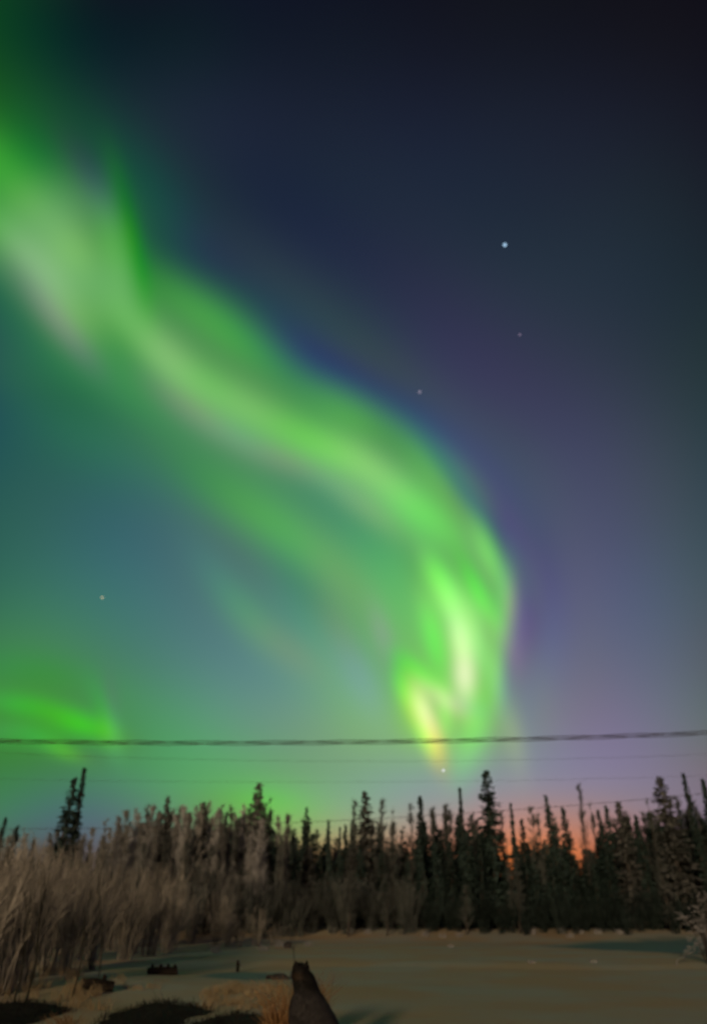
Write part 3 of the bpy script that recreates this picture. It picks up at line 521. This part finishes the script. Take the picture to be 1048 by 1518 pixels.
# ---------------------------------------------------------------- dark leaning stems that stand out of the thicket
def sapling(px0, py0, Y, px1, py1, rad, label, n=14):
    b = at(px0, py0, Y); b.z = ground(b.x, Y); t = at(px1, py1, Y)
    r = thing('willow_sapling', label, 'sapling', b); d = t - b; m = MB(); c = MB()
    pts = [d * (i / 6) + Vector((.05 * math.sin(i * .9), 0, .03 * math.sin(i))) for i in range(7)]; pts[0].z -= .06
    m.tube(pts, [rad * (1 - .8 * i / 6) for i in range(7)], 6)
    for _ in range(n):
        s = U(2, 6); i = min(5, int(s)); p = pts[i].lerp(pts[i + 1], s - i)
        e = (d.normalized() + Vector((U(-.6, .6), U(-.6, .6), U(0, .4)))).normalized() * U(.2, .6)
        c.tube([p, p + e * .5 + Vector((0, 0, .03)), p + e], [rad * .3, rad * .22, .002], 4, False)
    m.obj('stem', M['dark_twigs'], r); c.obj('twigs', M['dark_twigs'], r)
sapling(38, 1478, 14.2, 72, 1318, .024, 'thick dark leaning stem that crosses the brown thicket near the left edge')
sapling(22, 1472, 14.6, 48, 1345, .018, 'thinner dark stem leaning beside the thick one near the left edge')
sapling(108, 1462, 15.4, 138, 1330, .017, 'dark slender stem leaning right in the middle of the brown thicket')
sapling(148, 1440, 17.5, 152, 1288, .014, 'thin upright dark stem with its tip just clear of the brown thicket')
sapling(434, 1434, 21.0, 433, 1372, .012, 'hair-thin dark stalk rising from the snow just above the dog', 5)

# ---------------------------------------------------------------- overhead lines
def cable(name, pix, Y, rad, label, group=None, strands=1, gap=.05, xend=34.0):
    P = [at(px, py, Y) for px, py in pix]
    # parabola through the sighted points, carried on to the poles on either side
    xs = [p.x for p in P]; zs = [p.z for p in P]; n = len(P)
    S0, S1, S2, S3, S4 = (sum(x ** k for x in xs) for k in range(5)); T0, T1, T2 = (sum(z * x ** k for x, z in zip(xs, zs)) for k in range(3))
    A = Matrix(((S0, S1, S2), (S1, S2, S3), (S2, S3, S4))); a, b, c = A.inverted() @ Vector((T0, T1, T2))
    c = max(c, .0004)
    z = lambda x: a + b * x + c * x * x
    m = MB(); steps = 120
    for s in range(strands):
        pts = []
        for i in range(steps + 1):
            x = -xend + 2 * xend * i / steps; w = x * .8 + s * 2 * math.pi / strands
            o = gap / 2 if strands > 1 else 0
            pts.append((x, Y + o * math.sin(w), z(x) + o * math.cos(w)))
        m.tube(pts, [rad] * (steps + 1), 6)
    o = m.obj(name, M['cable'], None, True); tag(o, label, 'cable', group)
    return z
YC = 30.0
za = cable('power_cable', ((0, 1099), (200, 1100.5), (400, 1101.5), (560, 1100), (700, 1097.5), (850, 1093.5), (1048, 1086.5)), YC, .0155, 'thick twisted overhead cable crossing the whole sky just above the treetops, topmost and darkest line', None, 3, .13)
zb = cable('power_cable', ((130, 1119), (330, 1131), (560, 1129), (700, 1124), (1048, 1119)), YC, .0035, 'thin faint overhead wire directly below the thick twisted cable')
zc = cable('power_cable', ((0, 1155), (200, 1157), (400, 1160), (760, 1157), (1048, 1150)), YC, .003, 'thinnest faint overhead wire, halfway between the thick cable and the treetops')
zd = cable('power_cable', ((133, 1228), (590, 1212), (840, 1194), (931, 1187), (1045, 1176)), YC, .0075, 'lowest overhead wire, slanting up to the right just over the treetops')
for sx, lab in ((-1, 'weathered wooden utility pole carrying the overhead lines on the left of the field'), (1, 'weathered wooden utility pole carrying the overhead lines on the right of the field')):
    x = 34.0 * sx; g = ground(x, YC); top = za(x) + .5
    r = thing('utility_pole', lab, 'utility pole', (x, YC + .13, g))
    m = MB(); m.tube([(0, 0, -.3), (0, 0, (top - g) * .5), (0, 0, top - g)], [.17, .14, .10], 12); m.obj('post', M['pole_wood'], r, True)
    for f in (za, zb, zc, zd):
        b = MB(); zz = f(x) - g; b.tube([(0, -.08, zz - .06), (0, -.13, zz - .01)], [.03, .035], 8); b.tube([(0, -.13, zz - .09), (0, -.13, zz + .05)], [.04, .03], 8); b.obj('insulator', M['ceramic'], r, True)

# ---------------------------------------------------------------- stars
def star(px, py, size, col, label, tall=1.0):
    d = ray(px, py).normalized(); D = 6000.0
    m = bpy.data.materials.new('starlight'); m.use_nodes = True; nt = m.node_tree; nt.nodes.clear()
    e = nt.nodes.new('ShaderNodeEmission'); e.inputs['Color'].default_value = (*col, 1); e.inputs['Strength'].default_value = 1.0
    o_ = nt.nodes.new('ShaderNodeOutputMaterial'); nt.links.new(e.outputs[0], o_.inputs['Surface'])
    bm = bmesh.new(); bmesh.ops.create_icosphere(bm, subdivisions=2, radius=size * D / FPX / 2)
    me = bpy.data.meshes.new('star'); bm.to_mesh(me); bm.free(); me.materials.append(m)
    o = bpy.data.objects.new('star', me); C.objects.link(o); o.location = d * D + Vector((0, 0, CAM_H)); tag(o, label, 'star')
star(748, 363, 5.2, (.42, .66, .9), 'brightest blue-white star high on the right')
star(622, 581, 4.4, (.24, .22, .30), 'faint pinkish star above the bend of the aurora')
star(770, 496, 3.2, (.22, .17, .26), 'faintest dim star below the bright blue-white one')
star(152, 886, 3.6, (.50, .47, .30), 'small pale yellowish star on the left above the low green patch')
star(657, 1142, 3.2, (.95, .95, 1.05), 'small white star just under the tip of the aurora above the treetops')

# ---------------------------------------------------------------- dry grass, frosted tufts and small things on the snow
def blades(mb, x, y, n, h, spread, lean=(0, 0), w=.006):
    for _ in range(n):
        a = U(0, 6.28); r = spread * math.sqrt(random.random()); bx, by = x + r * math.cos(a), y + r * math.sin(a)
        g = ground(bx, by) - .02; hh = h * U(.5, 1.1)
        o = Vector((U(-.35, .35) + lean[0], U(-.35, .35) + lean[1], 1)).normalized() * hh
        p0 = Vector((bx, by, g)); p1 = p0 + o * .6; p2 = p0 + o + Vector((U(-.3, .3) * hh, U(-.3, .3) * hh, -.12 * hh))
        mb.tube([p0, p1, p2], [w, w * .8, w * .25], 3, False)
m = MB()
def grass_patch(px0, px1, py0, py1, n, per=16, h=.24):
    for _ in range(n):
        px, py = U(px0, px1), U(py0, py1); d = ray(px, py); k = -CAM_H / d.z
        blades(m, d.x * k, d.y * k, per, h * U(.6, 1.2), .16)
grass_patch(300, 425, 1466, 1497, 70, 16, .17); grass_patch(170, 240, 1458, 1478, 12, 12, .14); grass_patch(85, 150, 1478, 1500, 16, 14, .2)  # tan of the first patch stands in for warm light on the snow
grass_patch(-20, 130, 1440, 1490, 50, 14, .26)
g = m.obj('dry_grass', M['dry_grass']); tag(g, 'dry tan grass poking through the left foreground snow, partly as painted warm light', 'grass', None, 'stuff')
def tuft(px, py, n, h, label, mat='hoar', Y=None, w=.009, spread=.14, lean=(0, 0), name='grass_tuft', cat='grass tuft', group=None):
    if Y is None:
        x, y = hit(px, py); y = min(y, 46.5) if y > 47 else y; x = ray(px, py).x / ray(px, py).y * y
    else: x, y = at(px, py, Y).x, Y
    mb = MB(); blades(mb, x, y, n, h, spread, lean, w); gz = ground(x, y)
    mb.v = [(a - x, b - y, c - gz) for a, b, c in mb.v]
    o = mb.obj(name, M[mat]); o.location = (x, y, gz); tag(o, label, cat, group)
for px, py, h, lab in ((630, 1388, .42, 'white frosted grass tuft at the edge of the trees below the dark pointed spruce'), (656, 1390, .34, 'small white frosted tuft right of the one below the dark pointed spruce'), (681, 1389, .38, 'white frosted tuft at the edge of the trees below the slim tall spruce'),
                       (788, 1382, .5, 'tall white frosted tuft at the edge of the trees below the orange glow'), (832, 1384, .5, 'bright white frosted tuft, left of the close pair right of centre'), (845, 1390, .4, 'bright white frosted tuft, right of the close pair right of centre'),
                       (860, 1384, .3, 'little frosted tuft just right of the bright close pair'), (886, 1382, .4, 'wide pale frosted tuft on the bank below the two close spruce tips'), (918, 1384, .36, 'wide pale frosted tuft on the bank, the farthest right of them'),
                       (492, 1383, .5, 'pale frosted tuft at the edge of the trees above and right of the dog'), (520, 1378, .42, 'pale frosted tuft at the edge of the trees right of the one above the dog'), (545, 1384, .4, 'pale frosted tuft on the bank below the broad centre spruce'),
                       (458, 1402, .3, 'tiny frosted tuft on the open snow above the dog'), (415, 1404, .42, 'white frosted tuft touching the small dark rock'), (390, 1409, .34, 'pale frosted tuft left of the small dark rock'), (345, 1402, .36, 'pale frosted tuft in front of the brown bushes left of the rock'), (318, 1412, .34, 'pale frosted tuft in front of the brown bushes above the short stake'),
                       (788, 1428, .16, 'single frosted tuft on the low berm below the orange glow'), (880, 1427, .15, 'low frosted tuft on the berm in the right half of the field'), (668, 1404, .2, 'lone frosted tuft on the open snow in front of the trees')):
    tuft(px, py, 34, h * .85, lab, 'hoar', None, .008 if h > .2 else .006, .2 if h > .2 else .12)
for px, py, h, lab, mat in ((410, 1492, .5, 'orange-tinted grass clump as warm glow close on the left of the dog', 'rust_glow_grass'), (419, 1470, .78, 'tall orange-tinted grass as warm glow behind the left shoulder of the dog', 'rust_glow_grass'), (465, 1466, .8, 'tan-tinted grass clump as warm glow behind the right shoulder of the dog', 'rust_glow_grass'),
                            (100, 1500, .4, 'rust-coloured dry grass at the foot of the thicket in the lower left corner', 'rust_glow_grass')):
    tuft(px, py, 120, h, lab, mat, 10.6 if px < 460 else 11.4, .005, .11)  # clumps around the dog carry a painted warm glow in their colour

def rock(px, py, Y, sx, sy, sz, label, mat='rock', seed=1):
    p = at(px, py, Y); bm = bmesh.new(); bmesh.ops.create_icosphere(bm, subdivisions=3, radius=1)
    for v in bm.verts:
        k = 1 + .25 * noise.noise(v.co * 1.4 + Vector((seed, 0, 0))) + .1 * noise.noise(v.co * 4 + Vector((0, seed, 0)))
        v.co = Vector((v.co.x * sx * k, v.co.y * sy * k, v.co.z * sz * k + sz * .5))
    me = bpy.data.meshes.new('rock'); bm.to_mesh(me); bm.free(); me.materials.append(M[mat])
    o = bpy.data.objects.new('rock', me); C.objects.link(o); o.location = (p.x, Y, ground(p.x, Y)); tag(o, label, 'rock')
rock(426, 1405, 36, .16, .14, .15, 'small dark rock on the snow beside a white frosted tuft', seed=3)
rock(412, 1450, 20.5, .26, .2, .07, 'flat dark stone half buried in the bluish snow left of the dog', seed=7)

def log(px0, py0, px1, py1, Y, rad, label, stubs):
    a, b = at(px0, py0, Y), at(px1, py1, Y); x = (a.x + b.x) / 2; g = ground(x, Y)
    r = thing('fallen_log', label, 'log', (x, Y, g)); m = MB(); L = (b.x - a.x) / 2; dz = (a.z - b.z) / 2 * .35
    m.tube([(-L, 0, rad * .8 - dz), (-L * .4, .03, rad * .9 - dz * .4), (L * .3, -.02, rad * .85), (L, .02, rad * .9 + dz)], [rad * .9, rad, rad * 1.02, rad * .92], 10)
    m.obj('trunk', M['dead_wood'], r)
    for s in stubs:
        q = MB(); q.tube([(L * s, 0, rad), (L * s + .02, .02, rad * 2.1), (L * s + .01, .02, rad * 2.6)], [rad * .5, rad * .42, rad * .15], 7); q.obj('branch_stub', M['dead_wood'], r)
log(219, 1440, 263, 1440, 21.0, .085, 'short dark log with knobbly branch stubs on the snow right of the thicket', (-.75, -.2, .3, .75))
log(120, 1470, 170, 1452, 16.5, .10, 'dark log lying aslant along the foot of the brown thicket', (.3,))
def stake(px, py0, py1, Y, rad, label):
    p = at(px, py0, Y); g = ground(p.x, Y); t = at(px, py1, Y); m = MB(); h = max(t.z - g, .1)
    m.tube([(0, 0, -.15), (.01, 0, h * .6), (.0, 0, h), (.0, 0, h + .02)], [rad, rad * 1.05, rad * .9, rad * .3], 8)
    o = m.obj('wooden_stake', M['dead_wood']); o.location = (p.x, Y, g); tag(o, label, 'stake')
stake(352, 1439, 1425, 23.0, .045, 'short dark wooden stake standing in the snow between the log and the dog')

# ---------------------------------------------------------------- dark low growth along the bottom edge
def heath(px0, px1, Y, ry, h, label, seed, mat='dark_twigs'):
    """flat mat of dark heath on bare soil, irregular in outline"""
    a, b = at(px0, 1500, Y), at(px1, 1500, Y); cx = (a.x + b.x) / 2; rx = (b.x - a.x) / 2; g = ground(cx, Y)
    rs = random.Random(seed)
    def top(x, y):
        w = .6 * noise.noise((x * .9 + seed, y * .9, 0)) + .4 * noise.noise((x * 3 + seed, y * 3, 5))
        q = 1 - math.hypot(x / rx, y / ry) + w * .5
        z = ground(cx + x, Y + y) - g
        return (z + h * smooth(0, .55, q) * (1 + .5 * noise.noise((x * 2.3 + seed, y * 2.3, 0))) - .012) if q > -.05 else None
    bm = bmesh.new(); n = 56; vs = {}
    for j in range(n + 1):
        for i in range(n + 1):
            x, y = 1.35 * rx * (2 * i / n - 1), 1.35 * ry * (2 * j / n - 1); z = top(x, y)
            if z is not None: vs[i, j] = bm.verts.new((x, y, z + .01))
    for j in range(n):
        for i in range(n):
            q = [vs.get(k) for k in ((i, j), (i + 1, j), (i + 1, j + 1), (i, j + 1))]
            if all(q): bm.faces.new(q)
    me = bpy.data.meshes.new('heath_patch'); bm.to_mesh(me); bm.free(); me.materials.append(M['dead_wood'])
    me.polygons.foreach_set('use_smooth', [True] * len(me.polygons))
    r = bpy.data.objects.new('heath_patch', me); C.objects.link(r); r.location = (cx, Y, g); tag(r, label, 'heath', None, 'stuff')
    t = MB()
    for _ in range(int(1500 * rx * ry)):
        x, y = rs.uniform(-1.25, 1.25) * rx, rs.uniform(-1.25, 1.25) * ry; z = top(x, y)
        if z is None: continue
        e = Vector((rs.uniform(-.6, .6), rs.uniform(-.6, .6), 1)).normalized() * rs.uniform(.02, .09) * (1 if rs.random() < .93 else 2.4)
        t.tube([(x, y, z - .03), Vector((x, y, z)) + e * .6, Vector((x, y, z)) + e + Vector((rs.uniform(-.02, .02), 0, -.004))], [.005, .004, .0015], 3, False)
    tag(t.obj('twigs', M[mat], r), None, None, None, 'stuff')
heath(155, 298, 13.6, 1.95, .05, 'flat dark olive heath patch on the pale drift in the bottom left foreground', 5)
heath(285, 425, 12.7, 1.2, .05, 'blackish strip of heath along the bottom edge just left of the dog', 9)
heath(-70, 84, 13.2, 1.9, .06, 'dark heath in the bottom left corner under the thicket', 13)

# ---------------------------------------------------------------- frosted bush at the right edge
def edge_bush():
    p = at(1052, 1430, 25.0); g = ground(p.x, 25.0); r = thing('frosted_bush', 'white frosted bush with bare drooping twigs cut by the right edge', 'bush', (p.x, 25.0, g))
    rs = random.Random(4); s = MB(); f = MB()
    for _ in range(20):
        a = rs.uniform(0, 6.28); o = Vector((math.cos(a), math.sin(a), 0)) * rs.uniform(.15, .95); h = rs.uniform(.5, 1.75)
        pts = [Vector((o.x * .1, o.y * .1, -.08)), Vector((o.x * .4, o.y * .4, h * .5)), Vector((o.x * .8, o.y * .8, h * .9)), Vector((o.x * 1.15, o.y * 1.15, h * (.98 if h > 1 else .8)))]
        s.tube(pts, [.013, .010, .007, .003], 4, False)
        for _ in range(11):
            q = rs.uniform(.8, 3); i = min(2, int(q)); b = pts[i].lerp(pts[i + 1], q - i); e = Vector((rs.uniform(-1, 1), rs.uniform(-1, 1), rs.uniform(-.3, .8))).normalized() * rs.uniform(.1, .3)
            f.tube([b, b + e * .6, b + e + Vector((0, 0, -.03))], [.005, .007, .003], 4, False)
    for z0, z1, L in ((.25, .12, .95), (.4, .3, .7)):                                     # low arching branches towards the field
        pts = [Vector((-.05, -.1, .1)), Vector((-L * .4, -.15, z0 + .1)), Vector((-L * .8, -.2, z0)), Vector((-L, -.2, z1))]
        s.tube(pts, [.012, .009, .006, .003], 4, False)
        for k in range(12):
            b = pts[1].lerp(pts[3], k / 11); e = Vector((rs.uniform(-.8, .3), rs.uniform(-.5, .5), rs.uniform(-.3, .5))).normalized() * rs.uniform(.06, .16); f.tube([b, b + e], [.010, .005], 4, False)
    s.obj('stems', M['bark'], r); f.obj('frosted_twigs', M['hoar'], r)
edge_bush()

# ---------------------------------------------------------------- the dog, sitting with its back to us, looking up-field
def build_dog():
    p = at(452, 1428, 9.4); gx, gy = p.x, 9.4; gz = ground(gx, gy); H = p.z - gz
    root = thing('dog', 'dark shaggy dog sitting in the snow with its back turned, in front of glow-tinted grass', 'dog', (gx, gy, gz))
    bm = bmesh.new()
    def ball(c, r, rot=None):
        mt = Matrix.Translation(c) @ (rot.to_matrix().to_4x4() if rot else Matrix()) @ Matrix.Diagonal((*r, 1))
        bmesh.ops.create_icosphere(bm, subdivisions=3, radius=1, matrix=mt)
    def limb(pts, rad, n=12):
        pts = [Vector(q) for q in pts]
        for a, b, ra, rb in zip(pts, pts[1:], rad, rad[1:]):
            st = max(2, int((b - a).length / (min(ra, rb) * .4)))
            for i in range(st + 1):
                t = i / st; r = ra + (rb - ra) * t; ball(a.lerp(b, t), (r, r, r))
    # built facing +Y at 0.88 m to the ear tips; the trunk slopes from the rump up to the withers
    limb([(0, -.16, .17), (0, -.06, .30), (0, .05, .44), (0, .11, .54)], [.185, .185, .165, .125])
    ball((0, .13, .42), (.145, .15, .20))                                                   # chest
    limb([(0, .11, .55), (-.01, .13, .64), (-.04, .15, .70)], [.135, .115, .095])              # neck and ruff
    for s in (-1, 1):
        ball((s * .165, -.03, .17), (.10, .19, .165))                                       # thigh
        limb([(s * .19, .12, .16), (s * .19, .0, .05), (s * .185, .16, .035)], [.075, .05, .042])   # shank, hock, hind paw
        ball((s * .125, .10, .46), (.075, .10, .13))                                        # shoulder
        limb([(s * .115, .15, .42), (s * .105, .17, .24), (s * .10, .20, .07)], [.07, .048, .038])  # foreleg
        ball((s * .10, .235, .035), (.046, .07, .036))                                      # fore paw
        for t in (-.025, 0, .025): ball((s * .10 + t, .295, .028), (.016, .026, .02))
        for t in (-.022, .006, .03): ball((s * .185 + t, .215, .026), (.016, .026, .02))
    limb([(0, -.30, .10), (.12, -.40, .06), (.28, -.38, .05), (.40, -.28, .05)], [.06, .065, .06, .02])   # tail curled on the snow
    # head, turned to the left and slightly down
    hr = Euler((R(12), 0, R(-38))); hm = Matrix.Translation((-.045, .165, .745)) @ hr.to_matrix().to_4x4()
    def hb(c, r, e=(0, 0, 0)):
        mt = hm @ Matrix.Translation(c) @ Euler(e).to_matrix().to_4x4() @ Matrix.Diagonal((*r, 1))
        bmesh.ops.create_icosphere(bm, subdivisions=3, radius=1, matrix=mt)
    hb((0, 0, 0), (.078, .105, .078)); hb((0, .085, -.015), (.058, .07, .055)); hb((0, .145, -.035), (.036, .075, .034)); hb((0, .135, -.062), (.030, .062, .018))
    hb((0, .215, -.025), (.017, .014, .013)); hb((-.056, .02, -.03), (.033, .06, .05)); hb((.056, .02, -.03), (.033, .06, .05))
    for s in (-1, 1):
        for k in range(7):
            t = k / 6; hb((s * (.050 + .004 * t), -.02 - .03 * t, .042 + .062 * t), (.032 * (1 - t) + .009, .020 * (1 - t) + .009, .016))
        hb((s * .036, .088, .022), (.013, .010, .010))                                      # brow over the eye
    me = bpy.data.meshes.new('body'); bm.to_mesh(me); bm.free()
    body = bpy.data.objects.new('body', me); C.objects.link(body); body.parent = root
    rm = body.modifiers.new('skin', 'REMESH'); rm.mode = 'VOXEL'; rm.voxel_size = .0095
    sm = body.modifiers.new('soft', 'SMOOTH'); sm.factor = .5; sm.iterations = 5
    dg = bpy.context.evaluated_depsgraph_get(); dg.update()
    m2 = bpy.data.meshes.new_from_object(body.evaluated_get(dg)); body.modifiers.clear(); body.data = m2; m2.name = 'body'
    m2.polygons.foreach_set('use_smooth', [True] * len(m2.polygons))
    # coat: black mask and saddle, brown-grey back, highlight painted pale on the left shoulder, tan cheeks and legs
    black, brown, grey, tan = Vector((.013, .012, .010)), Vector((.042, .040, .039)), Vector((.26, .25, .25)), Vector((.20, .11, .045))
    def coat(c):
        k = brown.lerp(black, smooth(.52, .62, c.z + .25 * (c.x + .02)))
        vx = c.x * .616 - c.y * .788                                       # across the left flank
        highlight = smooth(.045, .0, abs(vx + .30 - (c.z - .54) * .45)) * smooth(.34, .44, c.z) * smooth(.68, .60, c.z)
        k = k.lerp(grey, .75 * highlight)
        k = k.lerp(tan, smooth(.30, .18, c.z) * smooth(.1, .2, c.y)); k = k.lerp(tan, .12 * smooth(.06, .11, abs(c.x + .02)) * smooth(.66, .70, c.z) * smooth(.76, .72, c.z))
        return k * (1 + .35 * noise.noise(c * 14))
    mt = bpy.data.materials.new('dog_coat'); mt.use_nodes = True; nt = mt.node_tree; b = nt.nodes['Principled BSDF']; b.inputs['Roughness'].default_value = .75; b.inputs['Specular IOR Level'].default_value = .25
    at_ = nt.nodes.new('ShaderNodeAttribute'); at_.attribute_name = 'coat'; nt.links.new(at_.outputs['Color'], b.inputs['Base Color'])
    def paint(me_):
        ca = me_.color_attributes.new('coat', 'FLOAT_COLOR', 'POINT')
        for i, v in enumerate(me_.vertices): ca.data[i].color = (*coat(v.co), 1)
        me_.materials.clear(); me_.materials.append(mt)
    paint(m2)
    rs = random.Random(2); fur = MB(); vs = m2.vertices
    for _ in range(9000):
        v = vs[rs.randrange(len(vs))]; c = v.co; n = Vector(v.normal)
        if c.z < .05: continue
        head = c.z > .69
        d = (n * .55 + Vector((rs.uniform(-.25, .25), rs.uniform(-.25, .25), -.75 if not head else -.25))).normalized() * rs.uniform(.02, .05) * (.4 if head else 1)
        s = d.cross(n); s = s.normalized() * .0035 if s.length > 1e-6 else Vector((.0035, 0, 0))
        fur.tri(c - n * .004 - s, c - n * .004 + s, c + d)
    fo = fur.obj('fur', mt, root); paint(fo.data)
    s = H / .82; root.scale = (s * 1.0, s * .94, s); root.rotation_euler = (0, 0, R(52)); root.location.x += .11
build_dog()
